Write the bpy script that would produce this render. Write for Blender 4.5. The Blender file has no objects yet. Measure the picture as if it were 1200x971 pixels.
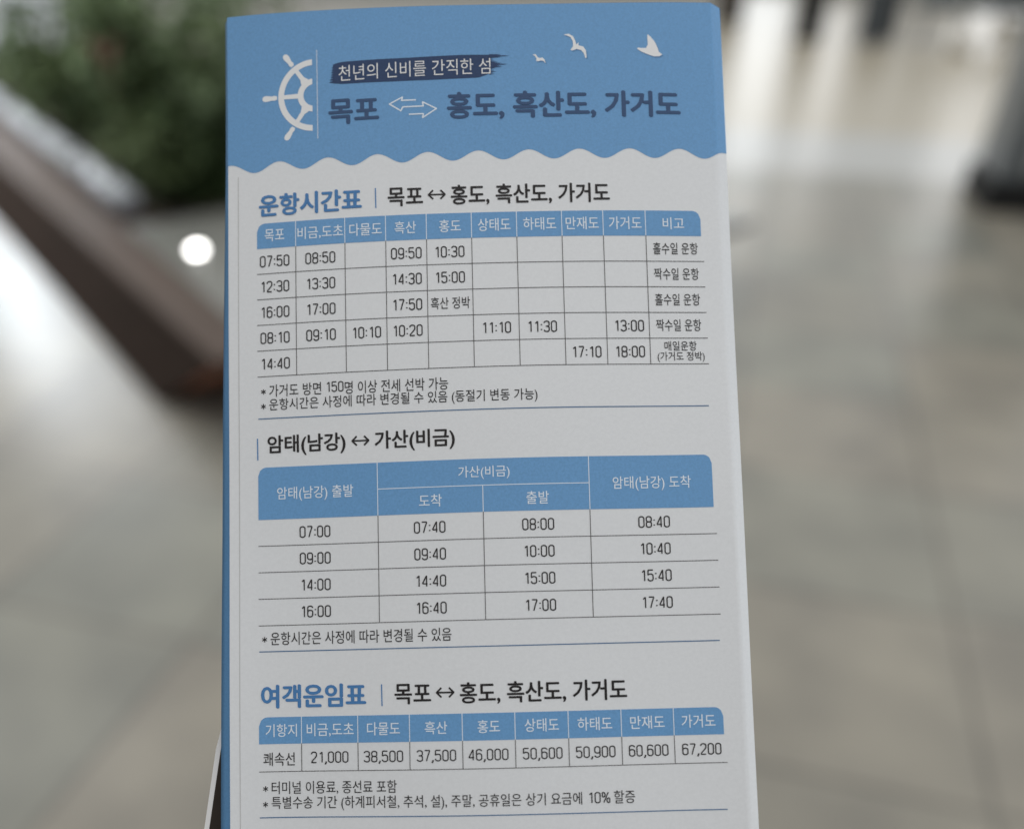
import bpy, bmesh, math, random
from mathutils import Vector, Matrix
from mathutils.geometry import tessellate_polygon
S = bpy.context.scene
C = S.collection
R = math.radians

# ------------------------------------------------------------------ camera
CAM_H, PITCH = 1.35, R(40.53)
cd = bpy.data.cameras.new('camera')
cam = bpy.data.objects.new('camera', cd); C.objects.link(cam)
cam.location = (0, 0, CAM_H)
cam.rotation_euler = (math.pi/2 - PITCH, 0, 0)
cd.sensor_width = 36; cd.lens = 28; cd.shift_y = 0.17875
cd.clip_start = 0.01; cd.clip_end = 200
cd.dof.use_dof = True; cd.dof.focus_distance = 0.1532; cd.dof.aperture_fstop = 4.6
S.camera = cam
CAM = Matrix.Translation(cam.location) @ cam.rotation_euler.to_matrix().to_4x4()

# ------------------------------------------------------------------ world + lamps + exposure
w = bpy.data.worlds.new('World'); S.world = w; w.use_nodes = True
bg = w.node_tree.nodes['Background']; bg.inputs[0].default_value = (0.86, 0.93, 1.0, 1); bg.inputs[1].default_value = 0.16
S.view_settings.view_transform = 'Standard'; S.view_settings.look = 'None'
S.view_settings.exposure = 0; S.view_settings.gamma = 1
S.cycles.use_denoising = True
S.cycles.max_bounces = 6

def area(name, loc, aim, sx, sy, power, col=(1, 1, 1)):
    l = bpy.data.lights.new(name, 'AREA'); l.shape = 'RECTANGLE'; l.size = sx; l.size_y = sy
    l.energy = power; l.color = col
    o = bpy.data.objects.new(name, l); C.objects.link(o)
    o.location = loc
    o.rotation_euler = (Vector(aim) - Vector(loc)).to_track_quat('-Z', 'Y').to_euler()
    return o
# the hall's daylight windows (far end and right side), ceiling lamps, and added fills
area('ceiling_and_fill_lamp', (0.5, -0.8, 4.6), (0.3, 0.8, 0), 5, 3, 79, (1.0, 0.985, 0.965))
area('ceiling_and_fill_lamp', (1, 10, 6.2), (1, 10, 0), 26, 15, 1350, (1.0, 0.985, 0.95))  # added overhead fill: lifts the background without reaching the leaflet
area('window_and_fill_lamp', (5, 26, 4.2), (0, 4, 0), 34, 6.0, 330, (0.95, 0.98, 1.0))
area('window_and_fill_lamp', (5.75, 22.5, 3.6), (0, 0, 0.5), 1.1, 7.0, 50, (0.95, 0.98, 1.0))
area('window_and_fill_lamp', (7.1, 21.5, 3.0), (0, 0, 0.5), 0.5, 5.0, 12, (1, 1, 1))
area('window_and_fill_lamp', (10.6, 21.5, 2.7), (0, 0, 0.5), 0.9, 5.0, 32, (1, 1, 1))
area('ceiling_and_fill_lamp', (-9.6, 15.6, 4.9), (-2.1, 3.6, 0), 1.1, 1.7, 150, (0.88, 0.94, 1))
area('ceiling_and_fill_lamp', (-7.9, 15.6, 4.9), (-2.1, 3.6, 0), 0.5, 1.7, 75, (0.88, 0.94, 1))
area('window_and_fill_lamp', (-5.5, 4.5, 4.6), (-5.5, 9.5, 0.2), 3.5, 2.4, 270, (0.88, 0.94, 1))  # added fill, no window there: brightens the counter and shrubs
area('window_and_fill_lamp', (4.2, -0.6, 2.6), (0.1, 0.1, 1.3), 2.2, 2.4, 44, (0.82, 0.91, 1))

area('ceiling_and_fill_lamp', (-3.4, 4.5, 4.5), (-3.4, 4.5, 0), .22, .22, 9, (1, 1, .96))

# ------------------------------------------------------------------ materials
def mat(name, col, rough=0.6, spec=0.4, metal=0.0, noise=None, amt=0.15, emit=None, bump=0.0):
    m = bpy.data.materials.new(name); m.use_nodes = True
    nt = m.node_tree; b = nt.nodes['Principled BSDF']
    b.inputs['Roughness'].default_value = rough; b.inputs['Metallic'].default_value = metal
    b.inputs['Specular IOR Level'].default_value = spec
    b.inputs['Base Color'].default_value = (*col, 1)
    if noise:
        tc = nt.nodes.new('ShaderNodeTexCoord'); n = nt.nodes.new('ShaderNodeTexNoise')
        n.inputs['Scale'].default_value = noise; n.inputs['Detail'].default_value = 5; n.inputs['Roughness'].default_value = .65
        nt.links.new(tc.outputs['Object'], n.inputs['Vector'])
        r = nt.nodes.new('ShaderNodeValToRGB')
        r.color_ramp.elements[0].position = .3; r.color_ramp.elements[1].position = .7
        r.color_ramp.elements[0].color = (*[c*(1-amt) for c in col], 1)
        r.color_ramp.elements[1].color = (*[min(1, c*(1+amt)) for c in col], 1)
        nt.links.new(n.outputs['Fac'], r.inputs['Fac']); nt.links.new(r.outputs['Color'], b.inputs['Base Color'])
        if bump:
            bp = nt.nodes.new('ShaderNodeBump'); bp.inputs['Strength'].default_value = bump; bp.inputs['Distance'].default_value = .0002
            nt.links.new(n.outputs['Fac'], bp.inputs['Height']); nt.links.new(bp.outputs['Normal'], b.inputs['Normal'])
    if emit:
        b.inputs['Emission Color'].default_value = (*col, 1); b.inputs['Emission Strength'].default_value = emit
    return m
M_PAPER = mat('white_paper', (.795, .80, .805), .42, .3, noise=1500, amt=.03)
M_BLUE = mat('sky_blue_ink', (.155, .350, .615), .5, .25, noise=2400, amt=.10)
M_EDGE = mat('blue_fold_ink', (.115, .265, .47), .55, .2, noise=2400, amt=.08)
M_TITLE = mat('blue_title_ink', (.080, .225, .475), .5, .2, noise=2600, amt=.10)
M_NAVY = mat('navy_ink', (.045, .09, .19), .5, .2, noise=2600, amt=.08)
M_BRUSH = mat('dark_brush_ink', (.032, .060, .138), .55, .2, noise=1800, amt=.14)
M_BLACK = mat('black_ink', (.022, .019, .019), .5, .2)
M_GREYINK = mat('grey_ink', (.032, .029, .029), .5, .2)
M_LINE = mat('hairline_ink', (.13, .125, .125), .5, .2, noise=2500, amt=.45)
M_RULE = mat('blue_rule_ink', (.10, .19, .33), .5, .2)
M_CREASE = mat('crease_grey', (.56, .55, .54), .6, .2)
M_WHITE = mat('unprinted_white', (.86, .85, .84), .5, .25)
M_SOFT = mat('pale_header_ink', (.80, .86, .92), .5, .25)
M_GSHAD = mat('gull_shadow_ink', (.10, .24, .45), .5, .2)
M_DARK_SHEET = mat('dark_brown_sheet', (.035, .026, .02), .6, .2, noise=300)

# ------------------------------------------------------------------ object helpers
def link(name, me, parent=None):
    o = bpy.data.objects.new(name, me); C.objects.link(o)
    if parent: o.parent = parent
    return o
def bm_obj(name, bm, m, parent=None, smooth=False):
    me = bpy.data.meshes.new(name)
    bmesh.ops.recalc_face_normals(bm, faces=bm.faces)
    bm.to_mesh(me); bm.free()
    for mm in (m if isinstance(m, list) else [m]): me.materials.append(mm)
    if smooth:
        for p in me.polygons: p.use_smooth = True
    return link(name, me, parent)
def tag(o, label=None, cat=None, group=None, kind=None):
    if label: o['label'] = label
    if cat: o['category'] = cat
    if group: o['group'] = group
    if kind: o['kind'] = kind
    return o
def empty(name, loc, rz=0):
    o = bpy.data.objects.new(name, None); C.objects.link(o); o.location = loc; o.rotation_euler = (0, 0, rz)
    o.empty_display_size = .05
    return o
def box(bm, x0, x1, y0, y1, z0, z1, bev=0.0):
    b2 = bmesh.new()
    v = [b2.verts.new((x, y, z)) for z in (z0, z1) for y in (y0, y1) for x in (x0, x1)]
    for f in ((0,2,3,1),(4,5,7,6),(0,1,5,4),(2,6,7,3),(0,4,6,2),(1,3,7,5)): b2.faces.new([v[i] for i in f])
    if bev: bmesh.ops.bevel(b2, geom=b2.edges[:], offset=bev, segments=2, profile=.6, affect='EDGES')
    me = bpy.data.meshes.new('tmp'); b2.to_mesh(me); b2.free(); bm.from_mesh(me); bpy.data.meshes.remove(me)
def cyl(bm, c, r0, r1, z0, z1, n=24):
    a = [bm.verts.new((c[0]+r0*math.cos(t*2*math.pi/n), c[1]+r0*math.sin(t*2*math.pi/n), z0)) for t in range(n)]
    b = [bm.verts.new((c[0]+r1*math.cos(t*2*math.pi/n), c[1]+r1*math.sin(t*2*math.pi/n), z1)) for t in range(n)]
    for i in range(n): bm.faces.new((a[i], a[(i+1) % n], b[(i+1) % n], b[i]))
    bm.faces.new(a[::-1]); bm.faces.new(b)

# ================================================================== SETTING
def floor_mat():
    m = bpy.data.materials.new('polished_stone_tiles'); m.use_nodes = True
    nt = m.node_tree; N = nt.nodes; L = nt.links; b = N['Principled BSDF']
    tc = N.new('ShaderNodeTexCoord'); mp = N.new('ShaderNodeMapping')
    mp.inputs['Rotation'].default_value = (0, 0, R(15.78))
    mp.inputs['Location'].default_value = (-.066, -.54, 0)
    L.new(tc.outputs['Object'], mp.inputs['Vector'])
    br = N.new('ShaderNodeTexBrick'); br.offset = 0; br.squash = 1
    br.inputs['Scale'].default_value = 1; br.inputs['Brick Width'].default_value = .603; br.inputs['Row Height'].default_value = .603
    br.inputs['Mortar Size'].default_value = .009; br.inputs['Mortar Smooth'].default_value = .3
    br.inputs['Color1'].default_value = (.285, .262, .218, 1); br.inputs['Color2'].default_value = (.238, .24, .205, 1)
    br.inputs['Mortar'].default_value = (.172, .162, .138, 1)
    L.new(mp.outputs['Vector'], br.inputs['Vector'])
    n = N.new('ShaderNodeTexNoise'); n.inputs['Scale'].default_value = 3.2; n.inputs['Detail'].default_value = 6
    L.new(mp.outputs['Vector'], n.inputs['Vector'])
    r = N.new('ShaderNodeValToRGB'); r.color_ramp.elements[0].color = (.78, .78, .79, 1); r.color_ramp.elements[1].color = (1.2, 1.18, 1.15, 1)
    r.color_ramp.elements[0].position = .3; r.color_ramp.elements[1].position = .7
    L.new(n.outputs['Fac'], r.inputs['Fac'])
    mu = N.new('ShaderNodeMix'); mu.data_type = 'RGBA'; mu.blend_type = 'MULTIPLY'; mu.inputs[0].default_value = 1
    L.new(br.outputs['Color'], mu.inputs[6]); L.new(r.outputs['Color'], mu.inputs[7])
    # beige stone beyond a pale band, a light effect painted into the floor
    sx = N.new('ShaderNodeSeparateXYZ'); L.new(mp.outputs['Vector'], sx.inputs[0])
    def step(th):
        s = N.new('ShaderNodeMath'); s.operation = 'GREATER_THAN'; s.inputs[1].default_value = th
        L.new(sx.outputs['Y'], s.inputs[0]); return s.outputs[0]
    m1 = N.new('ShaderNodeMix'); m1.data_type = 'RGBA'; m1.inputs[7].default_value = (.42, .42, .40, 1)
    L.new(step(5.9), m1.inputs[0]); L.new(mu.outputs[2], m1.inputs[6])
    m2 = N.new('ShaderNodeMix'); m2.data_type = 'RGBA'; m2.inputs[7].default_value = (.40, .36, .28, 1)
    L.new(step(7.3), m2.inputs[0]); L.new(m1.outputs[2], m2.inputs[6])
    L.new(m2.outputs[2], b.inputs['Base Color'])
    b.inputs['Roughness'].default_value = .3; b.inputs['Specular IOR Level'].default_value = .35
    bp = N.new('ShaderNodeBump'); bp.inputs['Strength'].default_value = .12; bp.inputs['Distance'].default_value = .01
    L.new(n.outputs['Fac'], bp.inputs['Height']); L.new(bp.outputs['Normal'], b.inputs['Normal'])
    return m
bm = bmesh.new(); v = [bm.verts.new(p) for p in ((-60, -12, 0), (60, -12, 0), (60, 90, 0), (-60, 90, 0))]; bm.faces.new(v)
tag(bm_obj('floor', bm, floor_mat()), kind='structure')

# ================================================================== LEAFLET
# sheet shape in millimetres: u across, v up, gentle bow; Q is the pose of the sheet in front of the eye
P = [-7.06910551e-02, -1.72302647e-02, 2.54573835e-02, -5.74654624, 35.0000572, -153.484565,
     -3.73338640, 5.87081317e-02, 1.45308447, 1.54254931, 3.61514903e-01, -1.06624609, -1.93827524e-01, -2.22716994, 5.25379385e-01]
rv = Vector(P[:3]); ROT = Matrix.Rotation(rv.length, 3, rv.normalized())
Q = CAM @ (Matrix.Translation(Vector(P[3:6])*.001) @ ROT.to_4x4())
_xs = []
def _init():
    x = 0; out = {0: 0.0}
    for sgn in (1, -1):
        x = 0
        for i in range(700):
            s = sgn*(i+.5)*.1/50
            d = (2*P[6]*s + 3*P[7]*s*s + 4*P[8]*s**3)/50
            x += sgn*.1*math.sqrt(max(.05, 1-d*d)); out[sgn*(i+1)] = x
    return out
_X = _init()
def zf(u, v):
    s = u/50; q = max(v, -92)/80
    z = (P[6]+P[9]*q)*s**2 + (P[7]+P[10]*q)*s**3 + P[8]*s**4 + P[11]*s*q + P[12]*q*q + P[13]*q*s**4 + P[14]*q*q*s*s
    z += .11*math.sin(v/13+u/31+1.2) + .07*math.sin(u/8.5-v/21)          # slight waviness of handled paper
    if u > 48.15: z -= (u-48.15)*.58          # the folded right margin turns away
    return z
def pos0(u, v):
    i = math.floor(u*10); f = u*10-i
    i = max(-699, min(698, i))
    return Vector((_X[i]*(1-f)+_X[i+1]*f, v, zf(u, v)))
def pos(u, v, h=0.0):
    p = pos0(u, v)
    if h:
        du = pos0(u+.2, v)-pos0(u-.2, v); dv = pos0(u, v+.2)-pos0(u, v-.2)
        p = p + du.cross(dv).normalized()*h
    return p*.001
VB = -128.0
def vtop(u): return 83.82 + .00036*u*u + (.0004*max(0, abs(u)-30)**1.5) + .004*u*(u > 0)
def uL(v): return -50 - .0039*v
def uR(v): return 50.16 + .00315*v

root = empty('leaflet', (0, 0, 0)); root.matrix_world = Q
tag(root, 'tall folded white and sky blue ferry timetable leaflet with Korean printing, held up close', 'leaflet')

def grid_sheet(name, us, vfun, n, m, parent, h, both=0.0, smooth=True):
    """us(a, v) for a in 0..1; vfun(u_frac, b) for b in 0..1"""
    bm = bmesh.new(); V = []
    na, nb = n
    for j in range(nb+1):
        row = []
        for i in range(na+1):
            a = i/na; b = j/nb
            u, v = us(a, b), vfun(a, b)
            row.append((u, v))
        V.append(row)
    top = [[bm.verts.new(pos(u, v, h)) for u, v in r] for r in V]
    for j in range(nb):
        for i in range(na): bm.faces.new((top[j][i], top[j][i+1], top[j+1][i+1], top[j+1][i]))
    if both:
        lo = [[bm.verts.new(pos(u, v, h-both)) for u, v in r] for r in V]
        for j in range(nb):
            for i in range(na): bm.faces.new((lo[j][i], lo[j+1][i], lo[j+1][i+1], lo[j][i+1]))
        for i in range(na):
            bm.faces.new((top[0][i], lo[0][i], lo[0][i+1], top[0][i+1])); bm.faces.new((top[nb][i], top[nb][i+1], lo[nb][i+1], lo[nb][i]))
        for j in range(nb):
            bm.faces.new((top[j][0], top[j+1][0], lo[j+1][0], lo[j][0])); bm.faces.new((top[j][na], lo[j][na], lo[j+1][na], top[j+1][na]))
    me = bpy.data.meshes.new(name); bm.to_mesh(me); bm.free(); me.materials.append(m)
    for p in me.polygons: p.use_smooth = smooth
    if both: me.set_sharp_from_angle(angle=R(40))
    return link(name, me, parent)
def vcol(a, b):
    u = -50+100*a; return VB + (vtop(u)-VB)*b
page = grid_sheet('page', lambda a, b: uL(VB+212*b)*(1-a)+uR(VB+212*b)*a, vcol, (160, 212), M_PAPER, root, 0, .28)
tag(page, 'white front page with printed timetables')

# header band with its wavy lower edge
WP = 9.95; WU = 0.35
def wave(u): return 52.52 + .98*math.cos((u-WU)/WP*2*math.pi) + .0016*u
band = grid_sheet('header_band', lambda a, b: (uL(60+24*b)+.02)*(1-a)+(uR(60+24*b)-.02)*a,
                  lambda a, b: wave(-50+100*a) + (vtop(-50+100*a)-.02-wave(-50+100*a))*b, (400, 40), M_BLUE, root, .03)
tag(band, 'sky blue header band with a scalloped wave edge')

def poly_verts(bm, pts, h):
    vs = [bm.verts.new(pos(u, v, h)) for u, v in pts]
    return vs
def GLYPH(c, w):
    def el(cx_, cy_, rx, ry, a0, a1, n=18, e=1.0):
        out = []
        for i in range(n+1):
            t = R(a0+(a1-a0)*i/n); co, si = math.cos(t), math.sin(t)
            out.append((cx_+rx*math.copysign(abs(co)**e, co), cy_+ry*math.copysign(abs(si)**e, si)))
        return out
    m = w/2; r = w/2
    if c == '0':
        q = .26          # round ends, straight sides (x is stretched about twice as far as y)
        return [[(m, 1)]+[(m+r*math.sin(R(t)), 1-q*1.25+q*1.25*math.cos(R(t))) for t in range(15, 91, 15)]+[(m+r*math.sin(R(t)), q*1.25+q*1.25*math.cos(R(t))) for t in range(90, 271, 15)]
                +[(m+r*math.sin(R(t)), 1-q*1.25+q*1.25*math.cos(R(t))) for t in range(270, 361, 15)]]
    if c == '1': return [[(m+.12, 0), (m+.12, 1)], [(m+.10, .985), (m-.10, .80)]]
    if c == '2': return [el(m, .72, r, .28, 165, -18, 14)+[(m+.12, .45), (m-.16, .17), (0, 0.0)], [(0, 0), (w, 0)]]
    if c == '3': return [el(m, .75, r*.94, .25, 160, -88, 16), el(m, .26, r, .26, 90, -160, 16), [(m-.10, .515), (m+.03, .515)]]
    if c == '4': return [[(w*.76, 0), (w*.76, 1)], [(w*.74, .99), (0, .26)], [(0, .25), (w, .25)]]
    if c == '5': return [[(w*.92, 1), (w*.12, 1)], [(w*.12, 1.0), (w*.08, .53)], [(w*.08, .55)]+el(m, .32, r, .32, 125, -160, 18)]
    if c == '6': return [el(m, .31, r, .31, 90, 450, 26), [(0, .31), (0, .55), (.03, .75)]+el(m, .72, r, .28, 165, 25, 10)]
    if c == '7': return [[(0, 1), (w, 1)], [(w*.97, .98), (w*.6, .5), (w*.36, 0)]]
    if c == '8': return [el(m, .75, r*.9, .25, 90, 450, 24), el(m, .26, r, .26, 90, 450, 24)]
    if c == '9': return [el(m, .69, r, .31, 90, 450, 26), [(w, .69), (w, .45), (w-.03, .25)]+el(m, .28, r, .28, -15, -155, 10)]
    if c == ':': return [[(m, .15), (m, .25)], [(m, .62), (m, .72)]]
    if c == ',': return [[(m+.05, .09), (m+.03, -.02), (m-.07, -.19)]]
    if c == '%': return [el(.17, .77, .17, .22, 90, 450, 18), el(w-.17, .22, .17, .22, 90, 450, 18), [(w*.78, 1), (w*.22, 0)]]
    return []
class Print:
    """ink shapes lying on the sheet, collected into one mesh"""
    def __init__(s): s.bm = bmesh.new()
    def poly(s, pts, h=.06, mi=0):
        vs = poly_verts(s.bm, pts, h)
        for tri in tessellate_polygon([[Vector((u, v, 0)) for u, v in pts]]):
            try:
                f = s.bm.faces.new([vs[i] for i in tri]); f.material_index = mi
            except ValueError: pass
    def strip(s, pts, wd, h=.06, mi=0):
        n = len(pts); prev = None
        for i in range(n):
            a = Vector(pts[max(0, i-1)]); b = Vector(pts[min(n-1, i+1)])
            d = (b-a).normalized(); nn = Vector((-d.y, d.x)); 
            if 0 < i < n-1:
                d1 = (Vector(pts[i])-a).normalized(); k = max(.5, abs(nn.dot(Vector((-d1.y, d1.x)))))
            else: k = 1
            p = Vector(pts[i]); q = [s.bm.verts.new(pos(*(p+nn*wd/2/k), h)), s.bm.verts.new(pos(*(p-nn*wd/2/k), h))]
            if prev: f = s.bm.faces.new((prev[0], prev[1], q[1], q[0])); f.material_index = mi
            prev = q
    def line(s, a, b, wd, h=.06, mi=0):
        n = max(1, int((Vector(b)-Vector(a)).length/1.0))
        s.strip([tuple(Vector(a).lerp(Vector(b), i/n)) for i in range(n+1)], wd, h, mi)
    def dotted(s, a, b, wd, on, gap, h=.06):
        L = (Vector(b)-Vector(a)).length; t = 0
        while t < L:
            s.strip([tuple(Vector(a).lerp(Vector(b), t/L)), tuple(Vector(a).lerp(Vector(b), min(1, (t+on)/L)))], wd, h); t += on+gap
    def rect(s, u0, u1, v0, v1, h=.06, rl=0, rr=0):
        """filled block, rounded at the upper left and upper right"""
        n = max(2, int((u1-u0)/.4)); prev = None
        for i in range(n+1):
            u = u0+(u1-u0)*i/n
            t = v1
            if rl and u < u0+rl: t = v1-rl+math.sqrt(max(0, rl*rl-(u0+rl-u)**2))
            if rr and u > u1-rr: t = v1-rr+math.sqrt(max(0, rr*rr-(u-u1+rr)**2))
            q = [s.bm.verts.new(pos(u, v0, h)), s.bm.verts.new(pos(u, (v0+t)/2, h)), s.bm.verts.new(pos(u, t, h))]
            if prev:
                s.bm.faces.new((prev[0], q[0], q[1], prev[1])); s.bm.faces.new((prev[1], q[1], q[2], prev[2]))
            prev = q
    def text(s, body, u0, u1, vc, ht, bold=0.0, slope=0.0, h=.09, mi=0):
        if all(c_ in '0123456789:,%' for c_ in body): return s.digits(body, u0, u1, vc, ht, h)
        if bold > .012:
            b = bold*ht
            for k, (a_, b_) in enumerate(((-1, 0), (1, 0), (0, .8), (0, -.8), (-.6, .6), (.6, -.6))):
                s.text(body, u0+b+a_*b, u1-b+a_*b, vc+b_*b, ht-1.6*b, 0, slope, h-.012+k*.004, mi)
            return
        if body.startswith('* '):          # the footnote star, as three crossed strokes
            v_ = vc-slope/2-.12
            for k, a_ in enumerate((90, 30, 150)):
                dx, dy = .52*math.cos(R(a_)), .52*math.sin(R(a_))
                s.line((u0+.55-dx, v_-dy), (u0+.55+dx, v_+dy), .17, h+.003*k)
            return s.text(body[2:], u0+1.72, u1, vc, ht, bold, slope, h, mi)
        c = bpy.data.curves.new('t', 'FONT'); c.body = body; c.size = 1; c.resolution_u = 3; c.offset = bold
        o = bpy.data.objects.new('t', c); C.objects.link(o)
        bpy.context.view_layer.update()
        me = bpy.data.meshes.new_from_object(o.evaluated_get(bpy.context.evaluated_depsgraph_get()))
        xs = [q.co.x for q in me.vertices]; ys = [q.co.y for q in me.vertices]
        x0, x1, y0, y1 = min(xs), max(xs), min(ys), max(ys)
        vs = []
        for q in me.vertices:
            a = (q.co.x-x0)/(x1-x0); b = (q.co.y-y0)/(y1-y0)
            vs.append(s.bm.verts.new(pos(u0+(u1-u0)*a, vc+(b-.5)*ht+(a-.5)*slope, h)))
        for pl in me.polygons:
            try:
                f = s.bm.faces.new([vs[i] for i in pl.vertices]); f.material_index = mi
            except ValueError: pass
        bpy.data.objects.remove(o); bpy.data.curves.remove(c); bpy.data.meshes.remove(me)
    def digits(s, body, u0, u1, vc, ht, h):
        """narrow sans numerals drawn with an even stroke; a comma hangs below the line"""
        desc = .2 if ',' in body else 0
        H = ht/(1+desc); v0 = vc-ht/2+H*desc
        adv = [.20 if c_ in ':,' else .62 for c_ in body]
        for i, c_ in enumerate(body):
            if c_ == '%': adv[i] = .85
            if c_ == '1': adv[i] = .56
        gap = .12; tot = sum(adv)+gap*(len(body)-1)-(.0)
        k = (u1-u0)/tot; W = .102*H; x = 0
        for c_, a in zip(body, adv):
            for q, st in enumerate(GLYPH(c_, a)):
                pts = [(u0+(x+px_)*k, v0+py_*(H-W)+W/2) for px_, py_ in st]
                pts = [(min(max(pu, u0+x*k+W/2), u0+(x+a)*k-W/2) if c_ not in ':,1' else pu, pv) for pu, pv in pts]
                s.strip(pts, W*(1.25 if c_ in ':,' else 1), h+.003*q)
            x += a+gap
    def build(s, name, m, parent):
        me = bpy.data.meshes.new(name); s.bm.to_mesh(me); s.bm.free()
        for mm in (m if isinstance(m, list) else [m]): me.materials.append(mm)
        return link(name, me, parent)

# --- header artwork
pr = Print(); cx, cy = -32.2, 66.62; CUT = -32.62
def arc(r, a0, a1, n=40): return [(cx+r*math.cos(R(a0+(a1-a0)*i/n)), cy+r*math.sin(R(a0+(a1-a0)*i/n))) for i in range(n+1)]
def ring(ro, ri):
    def lim(r): return math.degrees(math.acos((CUT-cx)/r))
    ao, ai = lim(ro), lim(ri)
    o = arc(ro, ao, 360-ao); i_ = arc(ri, ai, 360-ai)
    for k in range(len(o)-1): pr.poly([o[k], o[k+1], i_[k+1], i_[k]])
ring(7.45, 6.25); ring(3.45, 2.25)
for ang in (125, 180, 236):
    d = Vector((math.cos(R(ang)), math.sin(R(ang)))); n = Vector((-d.y, d.x)); c0 = Vector((cx, cy))
    pr.poly([tuple(c0+d*r+n*s_) for r, s_ in ((3.2, .5), (6.5, .42), (6.5, -.42), (3.2, -.5))], h=.065)
    if ang != 180:
        pr.poly([tuple(c0+d*r+n*s_) for r, s_ in ((2.3, .5), (3.5, .85), (4.7, .3), (4.7, -.3), (3.5, -.85), (2.3, -.5))], h=.07)
    prof = [(7.7, .32), (8.2, .52), (8.7, .42), (9.3, .52), (10.0, .62), (10.5, .5), (10.75, .2)]
    pr.poly([tuple(c0+d*r+n*s_) for r, s_ in prof]+[tuple(c0+d*r-n*s_) for r, s_ in reversed(prof)])
tag(pr.build('ship_wheel', M_WHITE, band), 'half of a white ship steering wheel')
pr = Print(); pr.dotted((-31.64, 75.9), (-31.6, 57.5), .2, .16, .1); pr.build('dotted_line', M_SOFT, band)
random.seed(4)
pr = Print()
NB = 66
def edge(pts, u):
    for (a, b), (c, d) in zip(pts, pts[1:]):
        if a <= u <= c: return b+(d-b)*(u-a)/(c-a)
    return pts[-1][1]
TOPE = [(-29.2, 72.0), (-28.6, 72.5), (-27.6, 72.85), (-26.3, 73.03), (-21.4, 73.1), (-13, 73.1), (-8, 73.2), (-2.6, 73.32), (3.3, 73.25)]
BOTE = [(-29.2, 68.75), (-26.3, 68.42), (-21, 68.38), (-16, 68.3), (-8, 68.31), (.8, 68.5), (2.2, 69.0), (3.3, 69.4)]
q0 = None
for i in range(NB+1):
    u = -28.35+(3.3+28.35)*i/NB; t_, b_ = edge(TOPE, u), edge(BOTE, u)
    q = [pr.bm.verts.new(pos(u, b_+(t_-b_)*k/4, .05)) for k in range(5)]
    if q0:
        for k in range(4): pr.bm.faces.new((q0[k], q[k], q[k+1], q0[k+1]))
    q0 = q
for k in range(17):
    v_ = 69.2+k*.25; e = 3.6+random.random()*2.2+(1.4 if k in (8, 9, 14, 15) else 0)
    pr.poly([(3.0, v_-.16), (e-.8, v_-.08), (e, v_+.04), (e-1.2, v_+.13), (3.0, v_+.17)], h=.052)
for k in range(7):
    v_ = 68.95+k*.5; pr.poly([(-28.2, v_-.28), (-28.4-random.random()*.25-.1*(6-k)*.9, v_-.1), (-28.45-.1*(6-k)*.8, v_+.1), (-28.2, v_+.3)], h=.052)
pr.build('brush_stroke', M_BRUSH, band)
pr = Print(); pr.text('천년의 신비를 간직한 섬', -27.2, 3.2, 70.75, 3.25, -.004, .3); pr.build('tagline_lettering', M_WHITE, band)
pr = Print(); pr.text('목포', -29.4, -19.14, 62.7, 5.3, .034); pr.text('홍도, 흑산도, 가거도', -5.62, 41.0, 62.72, 5.8, .034); pr.build('place_name_lettering', M_NAVY, band)
pr = Print()
for k, (a, b) in enumerate((((-11.75, 64.28), (-14.65, 64.3)), ((-14.65, 64.17), (-14.42, 65.0)), ((-14.35, 65.02), (-17.15, 63.6)), ((-17.15, 63.7), (-14.7, 62.1)),
                            ((-14.77, 62.15), (-14.4, 62.95)), ((-14.45, 62.92), (-10.25, 62.96)), ((-10.3, 62.86), (-10.46, 63.8)), ((-10.5, 63.83), (-7.65, 62.28)),
                            ((-7.65, 62.36), (-10.55, 60.5)), ((-10.52, 60.53), (-10.28, 61.42)), ((-10.3, 61.36), (-13.2, 61.34)))):
    pr.line(a, b, .27, .055+.0025*k)
pr.build('double_arrow', M_SOFT, band)
G = [[(11.66, 73.16), (12.28, 73.25), (12.7, 72.59), (13.05, 72.4), (13.58, 72.54), (14.01, 72.12), (14.25, 71.28), (13.74, 71.84), (13.3, 71.93), (12.77, 71.75), (12.33, 71.85), (12.43, 72.32), (12.09, 72.88)],
     [(17.96, 77.32), (19.03, 77.51), (19.89, 76.94), (20.31, 76.01), (20.46, 75.21), (20.92, 75.64), (20.9, 75.07), (21.86, 74.8), (22.37, 73.96), (22.46, 72.56), (22.23, 72.28), (21.91, 73.4), (21.4, 74.05), (20.52, 74.28), (19.62, 73.95), (19.28, 74.14), (19.83, 74.89), (19.77, 75.92), (19.36, 76.76), (18.66, 77.13)],
     [(34.88, 77.48), (35.4, 77.11), (36.26, 76.01), (36.83, 74.71), (37.07, 73.78), (37.76, 73.24), (37.12, 72.85), (35.95, 72.82), (34.72, 73.26), (33.48, 73.79), (32.7, 74.34), (32.8, 74.62), (33.6, 74.54), (34.5, 74.56), (34.89, 75.37), (34.84, 76.54)]]
for g in G:
    pr = Print(); pr.poly([(u+.22, v-.26) for u, v in g], h=.045, mi=1); pr.poly(g, h=.07); pr.build('seagull', [M_WHITE, M_GSHAD], band)

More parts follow.
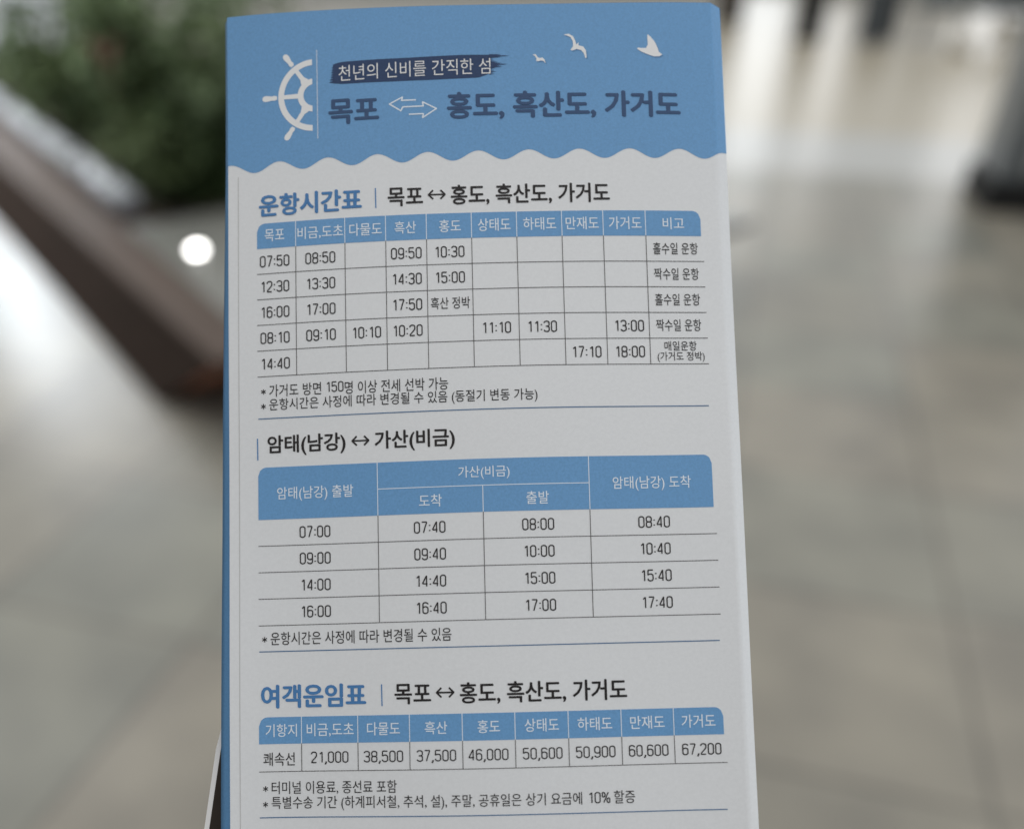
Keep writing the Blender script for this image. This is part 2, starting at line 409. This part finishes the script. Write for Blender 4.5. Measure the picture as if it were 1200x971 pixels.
# --- section headings
def heading(title, tbox, route, rbox, bar, arrow):
    pr = Print()
    if title: pr.text(title, *tbox, bold=.034)
    pr.line((bar[0], bar[1]), (bar[0]+.05, bar[2]), .22)
    o = pr.build('section_heading', M_TITLE, root)
    pr = Print()
    u0, u1, vc, ht = rbox
    for t_, a, b, dv, hh in route: pr.text(t_, a, b, vc+dv, hh, bold=.02)
    a, b = arrow; y = vc+.25
    pr.line((a+.1, y), (b-.1, y), .32)
    for x, sg in ((a, 1), (b, -1)):
        pr.line((x, y-.05), (x+sg*.95, y+.9), .34, .064); pr.line((x, y+.05), (x+sg*.95, y-.9), .34, .068)
    pr.build('route_lettering', M_BLACK, o)
    return o
heading('운항시간표', (-43.81, -22.83, 44.42, 4.6), (('목포', -17.7, -10.7, .05, 3.85), ('홍도, 흑산도, 가거도', -5.2, 26.15, 0, 4.2)), (-17.7, 26.15, 44.42, 4.2), (-20.12, 46.5, 42.4), (-9.65, -6.3))
heading(None, None, (('암태(남강)', -42.3, -26.7, 0, 4.1), ('가산(비금)', -20.98, -5.35, -.05, 4.1)), (-42.3, -5.35, -4.17, 4.25), (-44.3, -2.6, -6.9), (-25.45, -22.1))
heading('여객운임표', (-43.81, -23.3, -52.85, 4.5), (('목포', -17.84, -10.85, .12, 3.85), ('홍도, 흑산도, 가거도', -5.4, 26.12, 0, 4.15)), (-17.84, 26.11, -53.0, 4.2), (-20.31, -50.95, -55.05), (-9.83, -6.5))

# --- tables
LW = .15
def timetable(name, cols, vtop_, vhead, rows, header, cells, cols_from=None, extra=None):
    u0, u1 = -44.2, 44.1
    g = Print()
    for r in rows: g.dotted((u0, r), (u1+.4, r), LW, .55, .03)
    for c in cols: g.line((c, cols_from or vhead), (c, rows[-1]), LW)
    o = g.build(name, M_LINE, root)
    hp = Print(); hp.rect(u0, u1, vhead, vtop_, .04, 1.7, 1.7); hb = hp.build('header_row', M_BLUE, o)
    sp = Print()
    if extra: 
        for a, b in extra: sp.line(a, b, .15, h=.07)
    else:
        for c in cols: sp.line((c, vhead), (c, vtop_), .15, h=.07)
    sp.build('header_divider', M_SOFT, o)
    tp = Print()
    for t in header: tp.text(*t, bold=.004)
    tp.build('header_lettering', M_SOFT, o)
    cp = Print()
    for t in cells: cp.text(*t, bold=.002)
    cp.build('cell_lettering', M_GREYINK, o)
    return o
c1 = [-36.27, -26.33, -18.2, -10.14, -1.28, 7.59, 16.46, 24.61, 33.03]
H1 = 35.62; rp = (35.62-9.68)/5
rows1 = [H1-rp*(i+1) for i in range(5)]
edges = [-44.2]+c1+[44.1]; cen = [(a+b)/2 for a, b in zip(edges, edges[1:])]; cen[0] -= .35; cen[8] += .2
data = [['07:50', '08:50', 0, '09:50', '10:30'], ['12:30', '13:30', 0, '14:30', '15:00'], ['16:00', '17:00', 0, '17:50'],
        ['08:10', '09:10', '10:10', '10:20', 0, '11:10', '11:30', 0, '13:00'], ['14:40', 0, 0, 0, 0, 0, 0, '17:10', '18:00']]
cells = []
for i, r in enumerate(data):
    vc = H1-rp*(i+.5)-.08
    for j, s_ in enumerate(r):
        if s_:
            n1 = s_.count('1'); wd = 6.05-.12*n1
            cells.append((s_, cen[j]-wd/2, cen[j]+wd/2, vc, 2.32))
    if i < 4: cells.append((('홀수일 운항', '짝수일 운항')[i % 2], 34.38, 43.31, vc+.1, 2.4))
cells += [('매일운항', 35.86, 42.23, 13.3, 1.92), ('(가거도 정박)', 34.43, 43.72, 11.1, 2.08), ('흑산 정박', -9.51, -1.87, H1-rp*2.5-.05, 2.4)]
hd = [('목포', -42.58, -38.58, 38.25, 2.53), ('비금,도초', -35.89, -26.67, 38.15, 2.6), ('다물도', -25.42, -18.94, 38.18, 2.55), ('흑산', -16.42, -12.18, 38.18, 2.52),
      ('홍도', -7.62, -3.36, 38.18, 2.52), ('상태도', -.03, 6.4, 38.2, 2.6), ('하태도', 8.88, 15.36, 38.2, 2.6), ('만재도', 17.23, 23.76, 38.2, 2.6), ('가거도', 25.76, 32.25, 38.2, 2.6), ('비고', 36.47, 40.75, 38.15, 2.46)]
t1 = timetable('timetable', c1, 40.78, H1, rows1, hd, cells)
tag(t1, 'upper timetable with ten columns of sailing times')
H2 = -18.65; rq = (39.24-18.65)/4
rows2 = [H2-rq*(i+1) for i in range(4)]
cells = []
for i, r in enumerate([('07:00', '07:40', '08:00', '08:40'), ('09:00', '09:40', '10:00', '10:40'), ('14:00', '14:40', '15:00', '15:40'), ('16:00', '16:40', '17:00', '17:40')]):
    for s_, uc in zip(r, (-33.0, -10.55, 10.22, 32.48)):
        wd = 6.1-.12*s_.count('1'); cells.append((s_, uc-wd/2, uc+wd/2, H2-rq*(i+.5)-.05, 2.3))
hd = [('암태(남강) 출발', -40.43, -25.34, -13.77, 2.84), ('가산(비금)', -4.85, 5.03, -11.04, 2.57), ('도착', -12.52, -8.12, -16.15, 2.4), ('출발', 8.09, 12.4, -16.15, 2.45), ('암태(남강) 도착', 24.73, 39.86, -13.8, 2.83)]
t2 = timetable('timetable', [-20.56, -.2, 20.2], -8.37, H2, rows2, hd, cells,
               extra=[((-20.56, H2), (-20.56, -8.37)), ((20.2, H2), (20.2, -8.37)), ((-20.56, -13.52), (20.2, -13.52)), ((-.2, H2), (-.2, -13.52))])
tag(t2, 'middle timetable with four columns of crossing times')
c3 = [-35.97, -25.01, -15.06, -5.06, 4.84, 14.84, 24.81, 34.72]
hd = [('기항지', -42.94, -36.85, -59.28, 2.45), ('비금,도초', -34.95, -25.78, -59.32, 2.58), ('다물도', -23.21, -16.87, -59.28, 2.45), ('흑산', -12.16, -7.9, -59.28, 2.42),
      ('홍도', -2.2, 2.04, -59.25, 2.42), ('상태도', 6.63, 13.08, -59.22, 2.45), ('하태도', 16.56, 23.08, -59.25, 2.45), ('만재도', 26.5, 33.0, -59.25, 2.45), ('가거도', 36.2, 42.58, -59.25, 2.45)]
cells = [('쾌속선', -43.38, -37.31, -64.7, 2.5)]
for s_, a, b in (('21,000', -34.16, -26.88), ('38,500', -23.92, -16.35), ('37,500', -13.76, -6.31), ('46,000', -4.03, 3.5), ('50,600', 6.2, 13.61), ('50,900', 16.12, 23.55), ('60,600', 26.07, 33.52), ('67,200', 36.12, 43.47)):
    cells.append((s_, a, b, -64.68, 2.62))
t3 = timetable('fare_table', c3, -56.75, -61.83, [-67.05], hd, cells)
tag(t3, 'lower fare table with nine columns of prices')
for body, u0, u1, vc, ht in (('* 운항시간은 사정에 따라 변경될 수 있음 (동절기 변동 가능)', -43.58, 10.77, 3.85, 2.7),
                             ('* 운항시간은 사정에 따라 변경될 수 있음', -43.6, -6.76, -41.78, 2.52),
                             ('* 터미널 이용료, 종선료 포함', -43.54, -17.65, -70.12, 2.5)):
    pr = Print(); pr.text(body, u0, u1, vc, ht, bold=.002); pr.build('footnote', M_GREYINK, root)
for runs in ((('* 가거도 방면', -43.56, -31.4, 6.78, 2.45), ('150', -30.5, -26.95, 6.95, 2.1), ('명 이상 전세 선박 가능', -26.7, -6.4, 6.62, 2.5)),
             (('* 특별수송 기간 (하계피서철, 추석, 설), 주말, 공휴일은 상기 요금에', -43.56, 17.0, -73.07, 2.7), ('10%', 18.1, 22.25, -72.88, 2.1), ('할증', 22.97, 26.91, -72.85, 2.4))):
    pr = Print()
    for r_ in runs: pr.text(*r_, bold=.002)
    pr.build('footnote', M_GREYINK, root)
for v_ in (1.29, -44.24, -75.65):
    pr = Print(); pr.line((-44.1, v_), (44.1, v_), .2); pr.build('rule_line', M_RULE, root)
pr = Print(); pr.line((-48.08, 50.9), (-47.72, -125), .16, h=.03); pr.build('crease', M_CREASE, root)

# --- folded sides: the blue turn of the sheet at the left, the panels behind
def raw(u, v, z): return pos(u, v, z)
bm = bmesh.new(); prev = None
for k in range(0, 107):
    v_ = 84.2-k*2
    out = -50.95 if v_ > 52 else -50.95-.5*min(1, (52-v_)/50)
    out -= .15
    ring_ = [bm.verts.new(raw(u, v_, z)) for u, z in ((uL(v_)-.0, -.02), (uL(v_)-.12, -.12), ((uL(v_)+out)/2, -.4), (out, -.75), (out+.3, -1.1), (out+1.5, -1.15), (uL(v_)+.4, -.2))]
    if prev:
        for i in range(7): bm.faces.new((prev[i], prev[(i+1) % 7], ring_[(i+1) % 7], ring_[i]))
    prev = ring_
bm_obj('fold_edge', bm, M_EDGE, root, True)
def panel(name, quad, z, m, th=.25):
    bm = bmesh.new()
    a = [bm.verts.new(raw(u, v, z)) for u, v in quad]; b = [bm.verts.new(raw(u, v, z-th)) for u, v in quad]
    n = len(quad); bm.faces.new(a); bm.faces.new(b[::-1])
    for i in range(n): bm.faces.new((a[i], b[i], b[(i+1) % n], a[(i+1) % n]))
    return bm_obj(name, bm, m, root)
panel('back_panel', [(-50.6, 83.5), (-50.9, -127), (49.3, -127), (49.3, 83.6)], -1.5, M_EDGE)
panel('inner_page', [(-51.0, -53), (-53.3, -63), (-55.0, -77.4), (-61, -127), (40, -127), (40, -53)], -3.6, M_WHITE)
panel('inner_page', [(-50.0, -55), (-52.2, -62), (-54.15, -77.4), (-60.1, -127), (38, -127), (38, -57)], -3.2, M_DARK_SHEET)  # dark brown sheet in front of the white one, inset at its edge

# ================================================================== PLANTER AT THE LEFT
M_WOOD = mat('dark_brown_stone', (.042, .026, .019), .6, .12, noise=9, amt=.3)
M_LEDGE = mat('grey_brown_stone', (.098, .070, .055), .55, .1, noise=14, amt=.2)
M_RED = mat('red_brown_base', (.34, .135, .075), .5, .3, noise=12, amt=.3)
M_SLAB = mat('grey_stone', (.20, .20, .18), .3, .45, noise=14, amt=.15)
M_SHEEN = mat('polished_pale_sheen', (.88, .90, .94), .2, .5, .35, noise=20, amt=.06)
M_SOIL = mat('dark_soil', (.02, .014, .009), .9, .2, noise=40, amt=.5)
T0 = Vector((-.96, 2.32)); D = Vector((-.6, .8)); NN = Vector((.8, .6))
pl = empty('planter', (-1.3, 2.7, 0)); tag(pl, 'low dark brown stone planter with a wide ledge, at left behind the leaflet', 'planter')
def lw(a, c, z): p = T0+D*a+NN*c; return Vector((p.x+1.3, p.y-2.7, z))
def prism(name, pts, m):
    """pts: list of (a, c, zlow, zhigh) corner rows given as two loops"""
    bm = bmesh.new(); lo = [bm.verts.new(lw(*q)) for q in pts[0]]; hi = [bm.verts.new(lw(*q)) for q in pts[1]]
    n = len(lo); bm.faces.new(lo[::-1]); bm.faces.new(hi)
    for i in range(n): bm.faces.new((lo[i], lo[(i+1) % n], hi[(i+1) % n], hi[i]))
    bmesh.ops.bevel(bm, geom=bm.edges[:], offset=.006, segments=2, affect='EDGES')
    return bm_obj(name, bm, m, pl)
prism('base', [[(.50, -.06, 0), (.50, 2.6, 0), (9, 2.6, 0), (9, -.06, 0)], [(.36, -.02, .075), (.36, 2.6, .075), (9, 2.6, .075), (9, -.02, .075)]], M_WOOD)
prism('side_wall', [[(.36, -.022, .077), (.36, 2.6, .077), (9, 2.6, .077), (9, -.02, .077)], [(.04, .06, .268), (.04, 2.58, .268), (9, 2.58, .268), (9, .09, .268)]], M_WOOD)
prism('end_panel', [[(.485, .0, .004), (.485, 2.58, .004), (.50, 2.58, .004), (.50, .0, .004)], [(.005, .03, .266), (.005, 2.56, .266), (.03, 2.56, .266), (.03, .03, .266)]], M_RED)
prism('ledge', [[(0, .05, .27), (9, .08, .27), (9, .42, .27), (.0, .22, .27)], [(0, .05, .30), (9, .08, .30), (9, .42, .30), (.0, .22, .30)]], M_LEDGE)
prism('end_slab', [[(0, .223, .27), (1.62, .263, .27), (1.62, 2.6, .27), (0, 2.6, .27)], [(0, .223, .298), (1.62, .263, .298), (1.62, 2.6, .298), (0, 2.6, .298)]], M_SLAB)
prism('sheen_strip', [[(1.9, .30, .302), (9, .40, .302), (9, .52, .302), (1.9, .42, .302)], [(1.9, .30, .37), (9, .40, .37), (9, .52, .37), (1.9, .42, .37)]], M_SHEEN)  # strip added to stand for a glossy reflection along the ledge
prism('soil', [[(1.63, .53, .27), (8.9, .53, .27), (8.9, 2.5, .27), (1.63, 2.5, .27)], [(1.63, .53, .29), (8.9, .53, .29), (8.9, 2.5, .29), (1.63, 2.5, .29)]], M_SOIL)
# glowing disc added as a reflected highlight on the slab
lp = empty('round_glint', (-1.29, 3.4, .299)); tag(lp, 'small round white reflection spot, built as a glowing disc, on the grey slab at the planter end', 'glint')
bm = bmesh.new(); cyl(bm, (0, 0), .042, .038, 0, .012); bm_obj('glint_edge', bm, mat('glint_rim', (.5, .5, .5), .3, .5, 1), lp)
bm = bmesh.new(); cyl(bm, (0, 0), .024, .018, .0125, .02); bm_obj('lens', bm, mat('glint_glow', (1, .98, .95), emit=16), lp)

# shrubs in the planter
M_LEAF = [mat('dark_leaf', (.045, .072, .026), .6, .25, noise=5, amt=.5), mat('mid_leaf', (.11, .15, .06), .6, .3, noise=5, amt=.5), mat('pale_leaf', (.20, .27, .14), .6, .3, noise=5, amt=.4)]
M_STEM = mat('stem_brown', (.05, .035, .022), .8)
def shrub(name, x, y, r, h, n, label, seed, mix, cat='shrub'):
    rd = random.Random(seed); e = empty(name, (x, y, .29)); tag(e, label, cat, 'shrubs in the planter')
    bm = bmesh.new(); st = bmesh.new()
    tips = []
    for k in range(9):
        a = rd.uniform(0, 6.28); rr = r*rd.uniform(.2, .9); t = Vector((rr*math.cos(a), rr*math.sin(a), h*rd.uniform(.55, 1)))
        tips.append(t); m_ = Vector((t.x*.35, t.y*.35, t.z*.5)); pv = None
        for p_, q in ((Vector((0, 0, 0)), .016), (m_, .011), (t, .004)):
            ring_ = [st.verts.new(p_+Vector((q*math.cos(i*2.094), q*math.sin(i*2.094), 0))) for i in range(3)]
            if pv:
                for i in range(3): st.faces.new((pv[i], pv[(i+1) % 3], ring_[(i+1) % 3], ring_[i]))
            pv = ring_
    cl = []
    for k in range(46):
        t = rd.choice(tips); f = rd.uniform(.2, 1.08)
        cl.append((Vector((t.x*f+rd.gauss(0, .12*r), t.y*f+rd.gauss(0, .12*r), max(.03, t.z*f))), rd.choices((0, 1, 2), mix)[0]))
    for k in range(n):
        c, mi = rd.choice(cl); c = c+Vector((rd.gauss(0, .085), rd.gauss(0, .085), rd.gauss(0, .07)))
        if c.z < .01: c.z = .02
        d = Vector((rd.gauss(0, 1), rd.gauss(0, 1), rd.gauss(.1, .7))).normalized(); s_ = d.cross(Vector((rd.gauss(0, 1), rd.gauss(0, 1), rd.gauss(0, 1)))).normalized()
        L_, W_ = rd.uniform(.05, .1), rd.uniform(.014, .028); up = d.cross(s_)*W_*.4
        vs = [bm.verts.new(c), bm.verts.new(c+d*L_*.5+s_*W_+up), bm.verts.new(c+d*L_), bm.verts.new(c+d*L_*.5-s_*W_+up)]
        f = bm.faces.new(vs); f.material_index = mi
    bm_obj('stem', st, M_STEM, e)
    me = bpy.data.meshes.new('foliage'); bm.to_mesh(me); bm.free()
    for m_ in M_LEAF: me.materials.append(m_)
    link('foliage', me, e)
shrub('shrub', -1.50, 4.35, .44, .50, 3200, 'dense dark green shrub nearest the glowing spot in the planter', 1, (7, 3, 1))
shrub('shrub', -2.0, 5.30, .50, .92, 2600, 'taller mid green shrub behind the dark one in the planter', 2, (4, 5, 3))
shrub('shrub', -2.70, 5.95, .50, .72, 3200, 'low mid green shrub beside the pale strip of sheen on the planter ledge', 3, (5, 5, 2))
shrub('shrub', -1.02, 4.75, .42, .45, 2600, 'dark shrub whose right half hides behind the leaflet', 4, (8, 3, 0))
shrub('shrub', -3.3, 7.0, .5, .32, 2200, 'farthest low shrub, under the white counter at upper left', 5, (7, 3, 0))
shrub('shrub', -1.62, 6.15, .55, 1.0, 300, 'pale loose shrub at the back with bright gaps between leaves', 6, (2, 5, 6))
fl = bmesh.new()
rd = random.Random(8)
for k in range(14):
    c = Vector((rd.gauss(0, .022), rd.gauss(0, .022), .55+rd.gauss(0, .022))); d = Vector((rd.gauss(0, 1), rd.gauss(0, 1), rd.gauss(0, 1))).normalized(); s_ = d.orthogonal().normalized()*.012
    fl.faces.new([fl.verts.new(c), fl.verts.new(c+d*.03+s_), fl.verts.new(c+d*.06), fl.verts.new(c+d*.03-s_)])
cyl(fl, (0, 0), .006, .004, 0, .55, 6)
e = bm_obj('flower_stalk', fl, mat('red_bract', (.14, .03, .02), .6)); e.location = (-2.02, 4.72, .29)
tag(e, 'single dull red bract on a stalk among the planter shrubs', 'flower')

# ================================================================== FAR THINGS
M_DARK = mat('dark_grey_metal', (.035, .037, .04), .35, .5, noise=8, amt=.2)
M_MID = mat('grey_metal', (.17, .185, .19), .35, .5, noise=8, amt=.15)
M_BLK = mat('black_rubber', (.014, .014, .014), .6, .3)
M_WHT = mat('white_laminate', (.78, .8, .85), .35, .4, noise=6, amt=.05)
# white counter, upper left
ct = empty('counter', (-6.55, 11.7, 0)); tag(ct, 'white counter with overhanging top at the upper left, beyond the plants', 'counter')
bm = bmesh.new(); box(bm, -1.4, 1.35, -.35, .5, .1, .98, .02); bm_obj('body', bm, M_WHT, ct)
bm = bmesh.new(); box(bm, -1.5, 1.45, -.45, .6, .983, 1.03, .01); bm_obj('countertop', bm, M_WHT, ct)
bm = bmesh.new(); box(bm, -1.35, 1.3, -.3, .45, 0, .098); bm_obj('plinth', bm, M_WHT, ct)
# kiosk at the right edge
ks = empty('kiosk', (3.2, 5.35, 0), R(-14)); tag(ks, 'dark grey metal kiosk with a black base at the right edge', 'kiosk')
bm = bmesh.new(); box(bm, -.30, .5, -.28, .3, .16, 1.75, .03); bm_obj('body', bm, mat('kiosk_metal', (.15, .162, .168), .32, .5, noise=8, amt=.15), ks)
bm = bmesh.new(); box(bm, -.33, .53, -.31, .33, 0, .157, .02); bm_obj('base', bm, M_BLK, ks)
bm = bmesh.new(); box(bm, -.16, -.10, -.292, -.283, .22, 1.6, .003); bm_obj('highlight_strip', bm, mat('bright_highlight', (.5, .52, .53), .3, .5, 1), ks)  # bar added as a painted highlight streak on the kiosk
# waste bin and suitcases on the far floor
def bin_(x, y, r, h, label, m):
    e = empty('waste_bin', (x, y, 0)); tag(e, label, 'bin', 'far bins')
    bm = bmesh.new(); cyl(bm, (0, 0), r*.9, r, .03, h); bm_obj('body', bm, m, e)
    bm = bmesh.new(); cyl(bm, (0, 0), r*1.04, r*1.04, h+.002, h+.05); cyl(bm, (0, 0), r*.6, r*.55, h+.052, h+.07); bm_obj('lid', bm, M_BLK, e)
    bm = bmesh.new(); cyl(bm, (0, 0), r*.93, r*.93, 0, .028); bm_obj('foot_ring', bm, M_BLK, e)
bin_(4.22, 13.85, .2, 1.0, 'slim black bin on the far floor, left of the dark suitcase', M_BLK)
bin_(3.62, 16.4, .25, 1.0, 'dark brown bin close to the top right corner of the leaflet', mat('brown_bin', (.05, .04, .032), .5))
def suitcase(x, y, rz, label, m, sc=1):
    e = empty('suitcase', (x, y, 0), rz); e.scale = (sc,)*3; tag(e, label, 'suitcase', 'suitcases on the far floor')
    bm = bmesh.new(); box(bm, -.24, .24, -.14, .14, .06, .72, .05); bm_obj('shell', bm, m, e)
    bm = bmesh.new()
    for sx in (-.13, .13): box(bm, sx-.012, sx+.012, .08, .1, .722, 1.05)
    box(bm, -.145, .145, .075, .105, 1.052, 1.08, .008); bm_obj('handle', bm, M_BLK, e)
    for sx in (-.18, .18):
        for sy in (-.09, .09):
            bm = bmesh.new(); cyl(bm, (sx, sy), .03, .03, 0, .058, 12); bm_obj('wheel', bm, M_BLK, e)
suitcase(4.95, 13.2, .5, 'dark blue-grey suitcase standing right of the slim black bin', mat('suitcase_shell', (.05, .058, .066), .4, .5))
suitcase(8.5, 16.6, -.3, 'black suitcase at the far upper right corner', M_BLK, 1.2)
# waiting bench with grey seats and pale bags on it
be = empty('waiting_bench', (6.5, 13.4, 0), R(-24)); tag(be, 'grey metal waiting bench with three seats on the far floor at upper right', 'bench')
bm = bmesh.new(); box(bm, -1.0, 1.0, -.03, .03, .34, .40, .01); bm_obj('beam', bm, M_MID, be)
for k in (-1, 0, 1):
    bm = bmesh.new(); box(bm, k*.62-.28, k*.62+.28, -.3, .2, .403, .45, .02); s_ = bm_obj('seat', bm, M_MID, be)
    bm = bmesh.new(); box(bm, k*.62-.28, k*.62+.28, .205, .25, .45, .9, .02); bm_obj('backrest', bm, M_MID, be)
for k in (-.8, .8):
    bm = bmesh.new(); box(bm, k-.03, k+.03, -.028, .028, .03, .338); box(bm, k-.04, k+.04, -.32, .3, 0, .028, .008); bm_obj('leg', bm, M_DARK, be)
def bag(x, y, z, s_, label):
    e = empty('bag', (x, y, z)); tag(e, label, 'bag', 'pale bags by the bench')
    bm = bmesh.new(); bmesh.ops.create_uvsphere(bm, u_segments=18, v_segments=12, radius=s_)
    for q in bm.verts:
        q.co.z = max(-s_*.75, q.co.z)*1.05+s_*.79; q.co.x *= 1.2; q.co += Vector((math.sin(q.co.z*22), math.cos(q.co.x*19), 0))*.012
    bm_obj('sack', bm, mat('pale_bag', (.72, .70, .66), .5), e, True)
    bm = bmesh.new(); a = None
    for i in range(13):
        t = math.pi*i/12; c = Vector((s_*.5*math.cos(t), 0, s_*1.7+s_*.7*math.sin(t)))
        r_ = [bm.verts.new(c+Vector((.012*math.cos(j*2.094), .012*math.sin(j*2.094), .006*j))) for j in range(3)]
        if a:
            for j in range(3): bm.faces.new((a[j], a[(j+1) % 3], r_[(j+1) % 3], r_[j]))
        a = r_
    bm_obj('strap', bm, M_MID, e)
bag(5.75, 12.35, 0, .17, 'pale bag on the floor in front of the waiting bench')
bag(6.75, 12.1, 0, .14, 'smaller pale bag on the floor nearest the camera')
